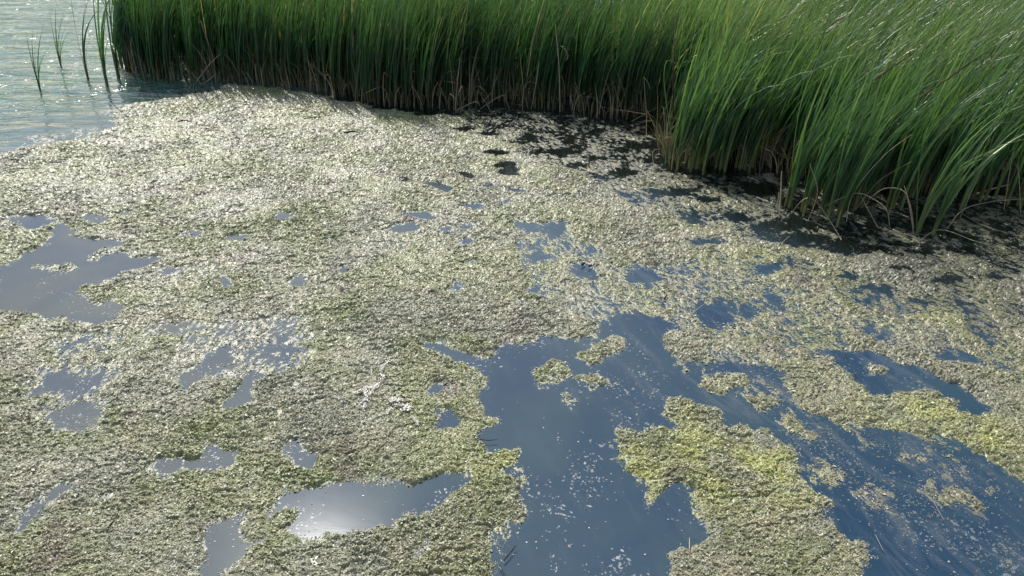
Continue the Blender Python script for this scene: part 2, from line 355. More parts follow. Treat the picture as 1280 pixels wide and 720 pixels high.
# dark gaps at the foot of the reeds
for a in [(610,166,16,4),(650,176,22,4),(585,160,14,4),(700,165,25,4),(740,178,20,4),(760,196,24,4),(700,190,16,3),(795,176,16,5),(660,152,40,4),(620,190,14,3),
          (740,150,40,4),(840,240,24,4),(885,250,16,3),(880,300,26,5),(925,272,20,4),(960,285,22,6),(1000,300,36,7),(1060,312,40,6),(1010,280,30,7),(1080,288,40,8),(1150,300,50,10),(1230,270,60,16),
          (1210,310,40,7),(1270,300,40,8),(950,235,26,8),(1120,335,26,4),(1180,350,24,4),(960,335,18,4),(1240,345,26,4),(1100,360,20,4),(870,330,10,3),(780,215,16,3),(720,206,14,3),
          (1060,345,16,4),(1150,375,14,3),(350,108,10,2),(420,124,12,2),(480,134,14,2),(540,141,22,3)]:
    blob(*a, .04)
put([(165,102),(205,104),(300,106),(345,110),(400,119),(430,126),(500,139),(560,144),(620,142),(700,148),(760,158),(806,166),(812,192),(838,216),(900,220),(944,220),(960,214),(985,236),(1030,240),(1080,246),(1150,250),(1210,246),(1290,243),(1500,240),(1500,20),(165,20)], .22)
put([(560,134),(700,142),(800,152),(830,200),(800,205),(740,196),(700,180),(640,176),(590,160)], .45)
put([(985,240),(1290,250),(1290,318),(1180,310),(1090,300),(1040,290),(990,275)], .46)
# islands: each a thing of its own
ISL = [
 ('big weed island, mottled olive and straw, in the lower right of the open water', [(766,547),(779,536),(812,536),(850,542),(890,545),(905,535),(930,530),(955,532),(975,545),(984,560),(1002,574),(1003,592),(1017,604),(1014,615),(1032,630),(1047,641),(1062,660),(1077,671),(1106,682),(1085,697),(1068,706),(1072,735),(1060,800),(900,800),(850,735),(838,710),(838,697),(862,684),(878,672),(890,665),(880,655),(864,641),(866,628),(880,617),(868,612),(842,610),(828,615),(815,630),(796,628),(796,618),(809,600),(797,592),(788,577),(775,566)]),
 ('olive weed island just above the big mottled island', [(818,522),(832,508),(850,499),(880,503),(900,515),(903,530),(890,542),(868,541),(840,532)]),
 ('small straw coloured weed island right of the big mottled island', [(1017,597),(1030,583),(1048,581),(1052,592),(1040,602),(1022,602)]),
 ('ragged pale weed patch on the thin film above the olive island', [(882,486),(890,472),(920,468),(932,475),(922,490),(900,497),(885,495)]),
 ('narrow pale weed scrap beside the diagonal film of loose weed', [(928,496),(955,490),(972,508),(955,514),(935,508)]),
 ('yellowish weed sliver at the upper right tip of the big island', [(966,521),(985,517),(1000,531),(1010,550),(996,546),(985,533)]),
 ('pale weed island in the middle of the blue arm, left of two', [(652,486),(668,472),(660,458),(685,449),(700,453),(716,461),(720,471),(700,480),(680,484)]),
 ('thin hooked weed island in the blue arm, right of two', [(717,468),(735,460),(752,473),(776,477),(756,487),(730,479)]),
 ('small round weed tuft alone in the blue water', [(697,498),(711,488),(725,495),(724,506),(702,508)]),
 ('ragged weed island at the head of the blue arm', [(706,446),(722,438),(745,428),(775,415),(787,425),(776,445),(752,456),(730,452)]),
 ('tiny flat weed sliver at the right side of the blue arm', [(790,468),(806,464),(818,468),(806,472)]),
 ('small bright rimmed weed island in the front left pool', [(289,672),(303,652),(314,640),(335,646),(366,632),(373,645),(365,660),(345,671),(320,670),(300,678)]),
]
NI = len(ISL)
for k, (lab, poly) in enumerate(ISL): put(poly, 1.0, 'set', k + 1)
put([(926,572),(942,560),(950,575),(940,588),(928,585)], .4); put([(898,648),(910,640),(914,655),(904,664)], .3); put([(1000,640),(1008,655),(1004,668),(996,655)], .2)
# drifts of loose weed
put([(1137,566),(1156,570),(1158,579),(1142,577)], .7)
put([(1149,611),(1160,598),(1190,602),(1215,614),(1240,630),(1246,642),(1231,655),(1205,640),(1180,622)], .46)
put([(1020,640),(1090,650),(1130,690),(1100,690),(1060,665)], .22)
put([(606,660),(640,655),(655,670),(645,700),(620,710),(606,690)], .40)

def blur(a, n):
    for _ in range(n):
        b = a.copy(); b[1:-1] = (a[:-2] + a[1:-1] * 2 + a[2:]) / 4
        a = b.copy(); a[:, 1:-1] = (b[:, :-2] + b[:, 1:-1] * 2 + b[:, 2:]) / 4
    return a
covb = blur(cov, 26)
def samp(x, y):
    c = np.clip((x - X0) / RES - .5, 0, NXr - 2); r = np.clip((y - Y0) / RES - .5, 0, NYr - 2)
    ci, ri = c.astype(int), r.astype(int); fc, fr = c - ci, r - ri
    return (covb[ri, ci] * (1 - fc) + covb[ri, ci + 1] * fc) * (1 - fr) + (covb[ri + 1, ci] * (1 - fc) + covb[ri + 1, ci + 1] * fc) * fr
def warp(x, y):
    s = .05
    return x + s * fbm(x, y, 5, 5, 11, .6), y + s * fbm(x, y, 5, 5, 23, .6)
def coverage(x, y):
    xw, yw = warp(x, y)
    c = samp(xw, yw)
    far = np.clip((y - 4) / 6, 0, 1)
    return c + .24 * fbm(x, y * .8, 2.6, 5, 31, .62) * (1 - .55 * sstep(.8, 1, c)) * sstep(-.02, .12, c) + .16 * noise(x, y * .8, 17, 37) * sstep(-.02, .12, c)
def island(x, y):
    xw, yw = warp(x, y)
    return isl[np.clip(((yw - Y0) / RES).astype(int), 0, NYr - 1), np.clip(((xw - X0) / RES).astype(int), 0, NXr - 1)]
def height(x, y):
    c = coverage(x, y)
    t = sstep(.44, .84, c)
    L = fbm(x, y * .85, 5.0, 3, 41)
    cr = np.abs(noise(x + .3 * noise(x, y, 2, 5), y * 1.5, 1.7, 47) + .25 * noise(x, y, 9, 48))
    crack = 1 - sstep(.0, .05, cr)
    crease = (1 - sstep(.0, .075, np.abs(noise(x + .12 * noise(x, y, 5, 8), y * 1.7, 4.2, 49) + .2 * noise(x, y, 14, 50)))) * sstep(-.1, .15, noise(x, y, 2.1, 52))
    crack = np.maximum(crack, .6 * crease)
    k0 = 1 - 2.2 * np.abs(noise(x + .04 * noise(x, y, 8, 7), y * 1.6, 13, 51)) - .5
    k1 = 1 - 2.2 * np.abs(noise(x + .02 * noise(x, y, 15, 3), y * 1.5, 34, 53))
    k2 = 1 - 2.2 * np.abs(noise(x, y * 1.3, 75, 59))
    rough = .62 + .40 * sstep(-.3, .4, noise(x, y, 1.1, 63))
    # thin torn skin on the water where the mat gives out, drawn out in streaks
    ca = np.where(x > -.6, .55, -.2); ca = -.2 + .75 * sstep(-1.2, .2, x); xs, ys = x * np.cos(ca) + y * np.sin(ca), y * np.cos(ca) - x * np.sin(ca)
    fs = sstep(.20, .50, c)
    film = -.0035 + .0060 * np.clip(fs * 1.15 + .60 * (noise(xs + .05 * noise(x, y, 5, 87), ys * .30, 38, 83) + .8 * noise(xs, ys * .45, 95, 85)) - .55, -.6, .9) - .006 * (c < .16)
    z = np.maximum(film, -.016 + t * (.025 + rough * (.012 * L + .009 * k0 + .0080 * k1 + .0044 * k2) - .016 * crack - .013 * crease))
    return z, c, crack, L
# colours of the weed: broad drifts of grey green, yellow green, straw and brown
C_GREY = np.array([.300, .295, .180]); C_OLIVE = np.array([.250, .265, .090]); C_YEL = np.array([.46, .47, .11])
C_STRAW = np.array([.43, .385, .215]); C_BROWN = np.array([.20, .155, .10]); C_DARK = np.array([.07, .08, .045])
YZ = [(860, 560, .5), (960, 575, .55), (975, 590, .5), (880, 600, .35), (1140, 520, .5), (1210, 540, .5), (950, 325, .45), (800, 590, .4), (870, 505, .25), (620, 570, .35), (1180, 395, .2)]
def colour(x, y, r):
    a = fbm(x, y, 1.3, 3, 71)[:, None]; b = fbm(x, y, 3.7, 3, 73)[:, None]; c3 = fbm(x, y, 2.2, 3, 79)[:, None]
    right = sstep(-1.0, 2.2, x)[:, None]
    c = C_GREY + (C_OLIVE - C_GREY) * np.clip(.50 + a * 1.3, 0, 1)
    c = c + (C_STRAW - c) * np.clip(.05 + b * .5 + right * .28, 0, .8)
    yz = np.zeros(len(x))
    for (px, py, s) in YZ:
        gx, gy = G(px, py); yz = np.maximum(yz, s * 1.6 * np.exp(-((x - gx) ** 2 + (y - gy) ** 2) / .05))
    c = c + (C_YEL - c) * np.clip(yz[:, None] * 1.25 * (.7 + b), 0, .95)
    c = c + (C_BROWN - c) * np.clip(c3 * 1.3 - .48 + .25 * noise(x, y, 9, 81)[:, None], 0, .7)
    c = c * (.60 + .26 * r[:, None]) * (1 - .42 * sstep(7.6, 9.6, 1.11 * x + y) * sstep(-1.4, .4, x))[:, None] * (1 - .12 * right)  # weed by the reeds darkened: decayed brown weed plus painted reed shade
    return c

# ------------------------------------------------------------------ weed mat: relief, finest near the bank
NC, NR = 1060, 860
az = np.linspace(math.atan(-.86), math.atan(.86), NC)
yy = 2.25 * (12.6 / 2.25) ** np.linspace(0, 1, NR) ** 1.0
AZ, YY = np.meshgrid(np.tan(az), yy)
jx, jy = rng.uniform(-.35, .35, AZ.shape), rng.uniform(-.35, .35, AZ.shape)
Xg = (AZ * (YY * CP + CAM_H * SP) / 1.0 + jx * .0017 * YY).ravel(); Yg = (YY + jy * .0019 * YY).ravel()
Zg, Cg, KR, LL = height(Xg, Yg)
IDg = island(Xg, Yg)
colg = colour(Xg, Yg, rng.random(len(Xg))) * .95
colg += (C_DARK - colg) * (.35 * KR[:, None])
thin = 1 - sstep(.46, .60, Cg)[:, None]
colg = colg + (np.array([.062, .066, .052]) - colg) * thin * .85
gi = np.arange(NC * NR).reshape(NR, NC)
quads = np.stack([gi[:-1, :-1].ravel(), gi[:-1, 1:].ravel(), gi[1:, 1:].ravel(), gi[1:, :-1].ravel()], 1)
keep = Zg[quads].max(1) > -.0008
quads = quads[keep]; qid = IDg[quads[:, 0]]

# loose flakes of weed lying over the relief: every one a small folded leaf
def flakes(n):
    u = rng.random(n); y = 2.3 * (12.3 / 2.3) ** (u ** .93)
    x = rng.uniform(-.83, .83, n) * (y * CP + CAM_H * SP)
    z, c, k, L = height(x, y)
    p = sstep(.40, .52, c) * .62 + .09 * sstep(.12, .35, c) * (1 - sstep(.40, .52, c))
    far = x < -3.2
    ok = rng.random(n) < p
    x, y, z, c = x[ok], y[ok], z[ok], c[ok]
    n = len(x)
    s = .0062 * (y / 3.5) ** .2 * rng.lognormal(0, .33, n)
    film = c < .5
    s = np.where(film, s * .62, s)
    az = rng.uniform(0, 2 * np.pi, n); tilt = rng.normal(0, .28, n); roll = rng.normal(0, .28, n)
    tilt = np.where(film, tilt * .15, tilt); roll = np.where(film, roll * .15, roll)
    z = np.maximum(z, 0.0) + .001 + np.where(film, 0, rng.uniform(0, .004, n))
    d = np.stack([np.cos(az) * np.cos(tilt), np.sin(az) * np.cos(tilt), np.sin(tilt)], 1)
    sd_ = np.stack([-np.sin(az), np.cos(az), np.zeros(n)], 1); up = np.cross(d, sd_)
    sd_ = sd_ * np.cos(roll)[:, None] + up * np.sin(roll)[:, None]; up = np.cross(d, sd_)
    P = np.stack([x, y, z], 1); S = s[:, None]; w_ = rng.uniform(.35, .65, n)[:, None]; fo = rng.uniform(-.1, .4, n)[:, None]
    v = np.stack([P - d * S, P + sd_ * S * w_ + up * S * fo, P + d * S, P - sd_ * S * w_ + up * S * fo], 1)
    v[:, :, 2] = np.maximum(v[:, :, 2], .0012)
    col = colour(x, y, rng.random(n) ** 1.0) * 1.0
    pale = rng.random(n) < .07
    col[pale] = col[pale] * .55 + np.array([.52, .50, .40]) * .45
    col[film] = (col[film] * .7 + np.array([.30, .28, .24]) * .3) * .72
    bi = np.arange(n) * 4
    f = np.concatenate([np.stack([bi, bi + 1, bi + 2], 1), np.stack([bi, bi + 2, bi + 3], 1)])
    fid = island(x, y)
    return v.reshape(-1, 3), f, np.repeat(col, 4, 0), np.concatenate([fid, fid])
FV, FF, FC, FID = flakes(640000)
def build_mat(k):
    q = quads[qid == k]; used = np.unique(q); mp_ = np.full(NC * NR, -1); mp_[used] = np.arange(len(used))
    f = FF[FID == k]; fu = np.unique(f); mf = np.full(len(FV), -1); mf[fu] = np.arange(len(fu)) + len(used)
    v = np.concatenate([np.stack([Xg[used], Yg[used], Zg[used]], 1), FV[fu]])
    c = np.concatenate([colg[used], FC[fu]])
    return v, mp_[q], mf[f], c
for k in range(NI + 1):
    v, q, f, c = build_mat(k)
    if k == 0:
        o = link('algae_mat', np_mesh('algae_mat', v, [q, f], [M_ALG], c)); tag(o, kind='stuff')
        o['label'] = 'broad floating mat of pale grey green pond weed covering most of the water'; o['category'] = 'algae mat'
    elif len(v):
        ctr = v.mean(0); ctr[2] = 0
        o = link('weed_island', np_mesh('weed_island', v - ctr, [q, f], [M_ALG], c), loc=ctr)
        tag(o, ISL[k - 1][0], 'weed island', 'islands of floating weed in the open water')

# ------------------------------------------------------------------ weed hanging just under the surface, foam, specks
def scatter_strip(name, n, prob, zf, sf, colf, mats, flat=.2, wr=(.3, .6)):
    u = rng.random(n); y = 2.3 * (12.3 / 2.3) ** u
    x = rng.uniform(-.83, .83, n) * (y * CP + CAM_H * SP)
    ok = rng.random(n) < prob(x, y); x, y = x[ok], y[ok]; n = len(x)
    z = zf(x, y, n); s = sf(x, y, n)
    az = rng.uniform(0, 2 * np.pi, n); ti = rng.normal(0, flat, n)
    d = np.stack([np.cos(az) * np.cos(ti), np.sin(az) * np.cos(ti), np.sin(ti)], 1); e = np.stack([-np.sin(az), np.cos(az), rng.normal(0, flat, n)], 1)
    P = np.stack([x, y, z], 1); S = s[:, None]; w_ = rng.uniform(*wr, n)[:, None]
    v = np.stack([P - d * S, P + e * S * w_, P + d * S, P - e * S * w_], 1).reshape(-1, 3)
    bi = np.arange(n) * 4; f = np.stack([bi, bi + 1, bi + 2, bi + 3], 1)
    return link(name, np_mesh(name, v, [f], mats, np.repeat(colf(x, y, n), 4, 0)))
def sub_prob(x, y):
    c = samp(x, y); wnd = fbm(x * .8 + y * .5, y * .6 - x * .35, 2.6, 4, 91, .6)
    fx, fy = 3.6, 3.6
    zone = np.exp(-(((x - 1.9) / 1.1) ** 2 + ((y - 3.1) / 1.2) ** 2))
    return np.clip((c < .45) * (sstep(.0, .5, wnd + zone * .55 - .18)), 0, 1) * (y < 7)
sw = scatter_strip('submerged_weed', 150000, sub_prob, lambda x, y, n: np.where(rng.random(n) < .45, .0006, -.004 - rng.random(n) ** 2 * .03), lambda x, y, n: rng.lognormal(-5.0, .4, n),
                   lambda x, y, n: np.tile(np.array([.085, .105, .115]), (n, 1)) * rng.uniform(.4, 1.2, (n, 1)), [M_ALG], .03)
tag(sw, 'pale wisps of weed hanging just under the blue water', 'submerged weed', kind='stuff')
m, t, b = mat('foam'); setp(b, Base_Color=(.50, .46, .43, 1), Roughness=.35); M_FOAM = m
fl = scatter_strip('floating_speck', 16000, lambda x, y: (samp(x, y) < .3) * .10 * (y < 8.5), lambda x, y, n: np.full(n, .0025), lambda x, y, n: rng.lognormal(-5.75, .45, n),
                   lambda x, y, n: np.tile(np.array([.55, .53, .45]), (n, 1)) * rng.uniform(.15, .9, (n, 1)), [M_ALG], .05, (.5, .95))
tag(fl, 'tiny pale specks of plant debris drifting on the open water', 'debris specks', kind='stuff')

def ribbon_foam(paths, name):
    V, Fc = [], []; rr = random.Random(5)
    for pth, wd in paths:
        P = [Vector((*G(*q), 0)) for q in pth]
        for a, b_ in zip(P[:-1], P[1:]):
            for _ in range(int((b_ - a).length * wd * 75000)):
                t = rr.random(); w2 = wd * (1.0 + .6 * math.sin(t * 9 + wd * 900)); p = a.lerp(b_, t) + Vector((rr.gauss(0, w2 * .55), rr.gauss(0, w2 * .55), 0))
                if noise(np.array([p.x]), np.array([p.y]), 22, 131)[0] > .22: continue
                s_ = rr.uniform(.0025, .006); an = rr.uniform(0, 6.28); z = .030 + rr.uniform(-.004, .007); k = len(V)
                for q in range(4):
                    V.append((p.x + s_ * math.cos(an + q * 1.57) * (1 if q % 2 else .7), p.y + s_ * math.sin(an + q * 1.57), z + rr.uniform(-.0015, .0015)))
                Fc.append((k, k + 1, k + 2, k + 3))
    return link(name, np_mesh(name, np.array(V), [np.array(Fc)], [M_FOAM]))
fo = ribbon_foam([([(444,496),(455,490),(470,488),(480,478),(478,462),(470,452)], .012), ([(455,490),(459,502),(455,515)], .012), ([(459,502),(448,512)], .006), ([(470,488),(462,497)], .008),
                  ([(484,502),(500,505),(512,514),(505,518)], .016), ([(484,502),(494,510),(512,512)], .012), ([(480,523),(490,514)], .009), ([(518,527),(523,536)], .010), ([(480,462),(488,455)], .007)], 'foam_streak')
tag(fo, 'white foam streaks caught in cracks of the weed mat', 'foam', kind='stuff')

# ------------------------------------------------------------------ cattails
G_DEEP = np.array([.012, .048, .022]); G_MID = np.array([.036, .105, .042]); G_LIGHT = np.array([.16, .25, .085]); TAN = np.array([.155, .140, .060]); DRYC = np.array([.45, .37, .24])
def leaf_geo(n, base, length, width, lean, az0, bend, fold=.35, segs=7, dead=None, tone=None, foot=None):
    foot = TAN if foot is None else foot
    """n curved, tapering, V-folded blades. base nx2/3, lean vector nx2 (tip drift as part of length)"""
    t = np.linspace(0, 1, segs + 1)[None, :]
    Ln = length[:, None]
    # path: starts upright, leans over progressively
    p = t ** (1.55 + bend[:, None])
    hx = lean[:, 0:1] * p * Ln; hy = lean[:, 1:2] * p * Ln
    # shorten z so that the blade keeps its length
    dh = np.sqrt(np.diff(hx, axis=1) ** 2 + np.diff(hy, axis=1) ** 2); ds = Ln / segs
    dz = np.sqrt(np.maximum(ds ** 2 - dh ** 2, (ds * .05) ** 2)); z = np.concatenate([np.zeros((n, 1)), np.cumsum(dz, 1)], 1)
    C = np.stack([base[:, 0:1] + hx, base[:, 1:2] + hy, base[:, 2:3] + z], 2)
    w_ = width[:, None] * np.clip(1.0 - t ** 2.6, .02, 1) * (.75 + .25 * np.minimum(1, t * 5))
    a = az0[:, None] + t * 1.1 * np.sin(az0 * 7)[:, None]
    S = np.stack([np.cos(a), np.sin(a), np.zeros_like(a)], 2)
    Nn = np.stack([-np.sin(a), np.cos(a), np.zeros_like(a)], 2)
    Lp = C - S * w_[..., None] * .5 + Nn * (w_ * fold * .5)[..., None]; Rp = C + S * w_[..., None] * .5 + Nn * (w_ * fold * .5)[..., None]
    V = np.stack([Lp, C, Rp], 2)                  # n, segs+1, 3, 3
    tone = rng.random(n) if tone is None else tone
    gcol = G_DEEP + (G_MID - G_DEEP) * np.clip(tone * 2, 0, 1)[:, None] + (G_LIGHT - G_MID) * np.clip(tone * 2 - 1.1, 0, 1)[:, None]
    zz = C[..., 2]
    hb = sstep(.0, .30, zz + rng.uniform(-.10, .16, (n, 1)))[..., None]
    col = foot * .85 * (1 - hb) + gcol[:, None, :] * hb
    col = col + (np.array([.27, .35, .12]) - col) * (sstep(.45, 1, t) * (.22 + .30 * sstep(.6, 2.4, base[:, 0:1])))[..., None]  # lighter tips; sky glints on the right-hand tips painted into the colour
    if dead is not None: col = np.where(dead[:, None, None], DRYC * (.5 + .6 * tone[:, None, None]), col)
    col = np.repeat(col[:, :, None, :], 3, 2)
    k = (segs + 1) * 3; b0 = (np.arange(n) * k)[:, None, None]; i = (np.arange(segs) * 3)[None, :, None]; j = np.arange(2)[None, None, :]
    q = b0 + i + j; Fq = np.stack([q, q + 1, q + 4, q + 3], 3).reshape(-1, 4)
    return V.reshape(-1, 3), Fq, col.reshape(-1, 3)

def bed_shoots(n_per_m2, poly_px=None, poly=None, seed=1):
    p = np.array([G(*q) for q in poly_px]) if poly is None else np.array(poly)
    r = np.random.default_rng(seed); x0, y0 = p.min(0); x1, y1 = p.max(0)
    n = int((x1 - x0) * (y1 - y0) * n_per_m2); q = np.stack([r.uniform(x0, x1, n), r.uniform(y0, y1, n)], 1)
    ins = np.zeros(n, bool)
    for k in range(len(p)):
        xa, ya, xb, yb = *p[k - 1], *p[k]
        if ya == yb: continue
        ins ^= ((ya > q[:, 1]) != (yb > q[:, 1])) & (q[:, 0] < (xb - xa) * (q[:, 1] - ya) / (yb - ya) + xa)
    q = q[ins]
    ed = np.full(len(q), 9.0)
    for k in range(len(p)):
        a_, b_ = p[k - 1], p[k]; e_ = b_ - a_; tt = np.clip(((q - a_) @ e_) / (e_ @ e_ + 1e-9), 0, 1)
        ed = np.minimum(ed, np.hypot(*(q - a_ - tt[:, None] * e_).T))
    q = q[ed > .42 * np.clip(noise(q[:, 0], q[:, 1], 1.6, 107) + .5 * noise(q[:, 0], q[:, 1], 6, 109), 0, 1)]
    cl = noise(q[:, 0], q[:, 1], 2.3, 101) + .5 * noise(q[:, 0], q[:, 1], 5.5, 103)
    return q[cl > -.28 + r.uniform(-.2, .2, len(q))]
gp = lambda L_: [G(*q) for q in L_]
# front edges of the beds
front_left = gp([(163,99),(180,101),(205,103),(300,105),(345,109),(400,118),(430,124),(500,136),(560,138),(620,133),(700,138),(760,148),(806,150)])
back = [(4.2, 10.6), (4.2, 13.6), (-4.5, 15.5), (-6.9, 15.5), (-6.4, 12.6)]
left_bed = front_left + [(2.9, 9.4)] + back
front_right = gp([(824,188),(838,210),(900,213),(944,214),(955,205),(980,225),(1030,228),(1080,236),(1150,236),(1210,236),(1290,238)])
right_bed = front_right + [(9.5, 7.0), (14.5, 12), (13, 16.5), (3.0, 16.5), (2.4, 10.0)]
def lean_at(x, y, n, r):
    rt = sstep(1.2, 3.2, x - .15 * (y - 8))
    lx = .20 + .13 * rt * (1 + .35 * noise(x, y, 1.1, 119)) + r.normal(0, .095 + .04 * rt, n); ly = -.03 + .03 * rt + r.normal(0, .09, n)
    return np.stack([lx, ly], 1)
def shoot_leaves(P, r, nl=(5, 9), hs=1.0, segs=7):
    cnt = r.integers(nl[0], nl[1], len(P)); idx = np.repeat(np.arange(len(P)), cnt); n = len(idx)
    x, y = P[idx, 0], P[idx, 1]
    H = (1.62 + .22 * noise(P[:, 0], P[:, 1], .9, 111) + r.normal(0, .10, len(P)))[idx] * hs
    H = H * (1 - .18 * sstep(2.0, 4.0, x) * (y < 8))
    length = H * r.uniform(.62, 1.08, n)
    aa = r.uniform(0, 2 * np.pi, n); off = r.uniform(.002, .026, n)
    base = np.stack([x + np.cos(aa) * off, y + np.sin(aa) * off, np.full(n, -.06)], 1)
    lean = lean_at(x, y, n, r) + np.stack([np.cos(aa), np.sin(aa)], 1) * r.uniform(.0, .16, n)[:, None]
    # a few blades bend right over
    fl_ = r.random(n) < .07; lean[fl_] *= r.uniform(1.4, 2.4, (fl_.sum(), 1))
    tone = np.clip(r.beta(.9, 1.7, n) + .25 * noise(x, y, 2.5, 117) + .36 * sstep(1.4, 2.6, x), 0, 1) * (.55 + .45 * sstep(.8, 2.2, x))  # deeper left, brighter right: bed shade and sunlight painted into the greens
    return leaf_geo(n, base, length, r.uniform(.014, .032, n), lean, aa + math.pi / 2 + r.normal(0, .5, n), r.uniform(0, 1.1, n), segs=segs, dead=r.random(n) < .06, tone=tone)

PL = bed_shoots(95, poly=left_bed, seed=5); PR = bed_shoots(84, poly=right_bed, seed=6)
r5 = np.random.default_rng(55)
dL = np.array([min(math.hypot(x - a, y - b) for a, b in zip(np.interp(np.linspace(0, 12, 90), range(13), [q[0] for q in front_left]), np.interp(np.linspace(0, 12, 90), range(13), [q[1] for q in front_left]))) for x, y in PL])
ordL = np.argsort(dL); dR = PR[:, 1] - 0 * PR[:, 0]
ordR = np.argsort(np.hypot(PR[:, 0], PR[:, 1]))
PL, dL = PL[ordL], dL[ordL]; PR = PR[ordR]
# thin out what stands far behind
kl = (dL < 1.6) | (r5.random(len(PL)) < .35); PL = PL[kl]
kr = (np.hypot(PR[:, 0], PR[:, 1]) < 10.5) | (r5.random(len(PR)) < .35); PR = PR[kr]
NLT, NRT = 110, 160
print('shoots', len(PL), len(PR))

# shoots one can single out: each a cattail of its own with its leaves as parts
def make_variant(seed, lean, hs=1.0, nl=(6, 9), tonebias=0, spread=.12, wk=1.0, base_col=None):
    bc = TAN if base_col is None else np.array(base_col)
    r = np.random.default_rng(seed); n = int(r.integers(*nl)); aa = np.arange(n) * 2.4 + r.uniform(0, 6)
    meshes = []
    for i in range(n):
        off = r.uniform(.003, .014)
        base = np.array([[math.cos(aa[i]) * off, math.sin(aa[i]) * off, -.06]])
        ln = np.array([1.6 * hs * r.uniform(.62, 1.06)])
        le = np.array([[lean[0] + math.cos(aa[i]) * r.uniform(0, spread) + r.normal(0, .03), lean[1] + math.sin(aa[i]) * r.uniform(0, spread)]])
        v, f, c = leaf_geo(1, base, ln, np.array([r.uniform(.015, .030) * wk]), le, np.array([aa[i] + 1.57]), np.array([r.uniform(0, 1)]), segs=9, foot=bc, tone=np.array([min(1, max(0, r.beta(1.6, 2.4) + tonebias))]))
        meshes.append(np_mesh('leaf', v, [f], [M_LEAF], c))
    sv, sf = [], []
    for i, (zz, rr) in enumerate([(-.08, .013), (.06, .012), (.16, .009), (.24, .006)]):
        for j in range(6): sv.append((math.cos(j * 1.0472) * rr + lean[0] * zz * .15, math.sin(j * 1.0472) * rr, zz))
        if i: sf += [(6 * i - 6 + j, 6 * i - 6 + (j + 1) % 6, 6 * i + (j + 1) % 6, 6 * i + j) for j in range(6)]
    meshes.append(np_mesh('sheath', np.array(sv), [np.array(sf)], [M_LEAF], np.tile(bc * 1.1, (len(sv), 1)), smooth=True))
    return meshes
def cattail(x, y, meshes, rz, label, group, sc_=1.0):
    e = bpy.data.objects.new('cattail', None); COL.objects.link(e); e.empty_display_size = .1
    e.location = (x, y, 0); e.rotation_euler = (0, 0, rz); e.scale = (sc_,) * 3
    tag(e, label, 'cattail', group)
    for m_ in meshes:
        o = bpy.data.objects.new(m_.name.split('.')[0], m_); COL.objects.link(o); o.parent = e
    return e
VL = [make_variant(200 + i, (.20, -.03), 1.0, tonebias=-.2) for i in range(10)]
VR = [make_variant(300 + i, (.16 + .05 * (i % 4), -.01), .93, tonebias=.15, spread=.2, base_col=(.26, .27, .10)) for i in range(12)]
LBL = [(-4.5, 'slim cattail at the left end of the long dark back bed, beside the lake', 'cattails at the left end of the back bed'),
       (-3.0, 'dark cattail in the front row of the left part of the back bed', 'cattails of the left part of the back bed'),
       (-1.6, 'dark green cattail at the foot of the back bed, left of the arched dry blades', 'cattails left of the arched dry blades'),
       (-.3, 'green cattail at the foot of the back bed, around the arched dry blades', 'cattails around the arched dry blades'),
       (9, 'brown footed cattail of the back bed, rising from the black broken water near the corner', 'cattails of the back bed near the corner')]
LBR = [(2.4, 'cattail rising behind the corner clump where the right bed begins', 'cattails behind the corner clump'),
       (3.4, 'shaded green cattail behind the slim tuft, leaning right', 'cattails behind the slim tuft'),
       (4.3, 'green cattail behind the arched straw blade, in the front of the right bed', 'cattails behind the arched straw blade'),
       (99, 'wind bent cattail behind the nearest pair, towards the right edge', 'cattails behind the nearest pair')]
def place(tab, x):
    for lim, l_, g_ in tab:
        if x < lim: return l_, g_
for i in range(min(NLT, len(PL))):
    cattail(*PL[i], VL[i % 10], random.uniform(-.5, .5), *place(LBL, PL[i][0]), random.uniform(.88, 1.12))
for i in range(min(NRT, len(PR))):
    cattail(*PR[i], VR[i % 12], random.uniform(-.6, .6), *place(LBR, PR[i][0]), random.uniform(.85, 1.12))
# clumps standing out in front of the right bed
front_clumps = [((845,212),7,'upright cattail in the clump at the left corner of the right bed'),((870,213),7,None),((900,213),8,None),((930,212),6,None),
    ((986,262),5,'cattail in the slim tuft standing left of the bent dry stalks'),((1002,266),4,None),
    ((1012,258),5,None),((1020,245),5,None),((1030,270),6,'yellow footed cattail in the middle tuft before the right bed'),((1052,276),5,None),((1075,262),6,None),((1064,252),6,None),((1090,250),6,None),
    ((1118,262),6,'cattail in the loose tufts between the middle tuft and the nearest pair'),((1135,250),6,None),((1165,250),6,None),((1185,245),6,None),
    ((1225,252),6,'cattail in the fringe by the bleached stalk at the right edge'),((1262,256),6,None),((1285,262),6,None)]
lab = ''
for (px, py), n, l in front_clumps:
    lab = l or lab; gx, gy = G(px, py)
    for i in range(n):
        cattail(gx + random.gauss(0, .05), gy + random.gauss(.05, .07), VR[random.randrange(12)], random.uniform(-.4, .4), lab, 'cattails in ' + lab.split(' in the ')[1], random.uniform(.8, 1.05))
V1 = [make_variant(400 + i, (.34, -.02), .92, (8, 11), .3, .2, base_col=(.24, .28, .10)) for i in range(3)]
for k, (px, py, l) in enumerate([(1146, 291, 'tall nearest cattail fanning wide, left one of the front pair by the dark water'), (1166, 294, 'nearest cattail of all, right one of the front pair leaning right'), (1200, 262, 'bright cattail close behind the front pair with arching blades')]):
    cattail(*G(px, py), V1[k], random.uniform(-.3, .3), l, None, 1.0)
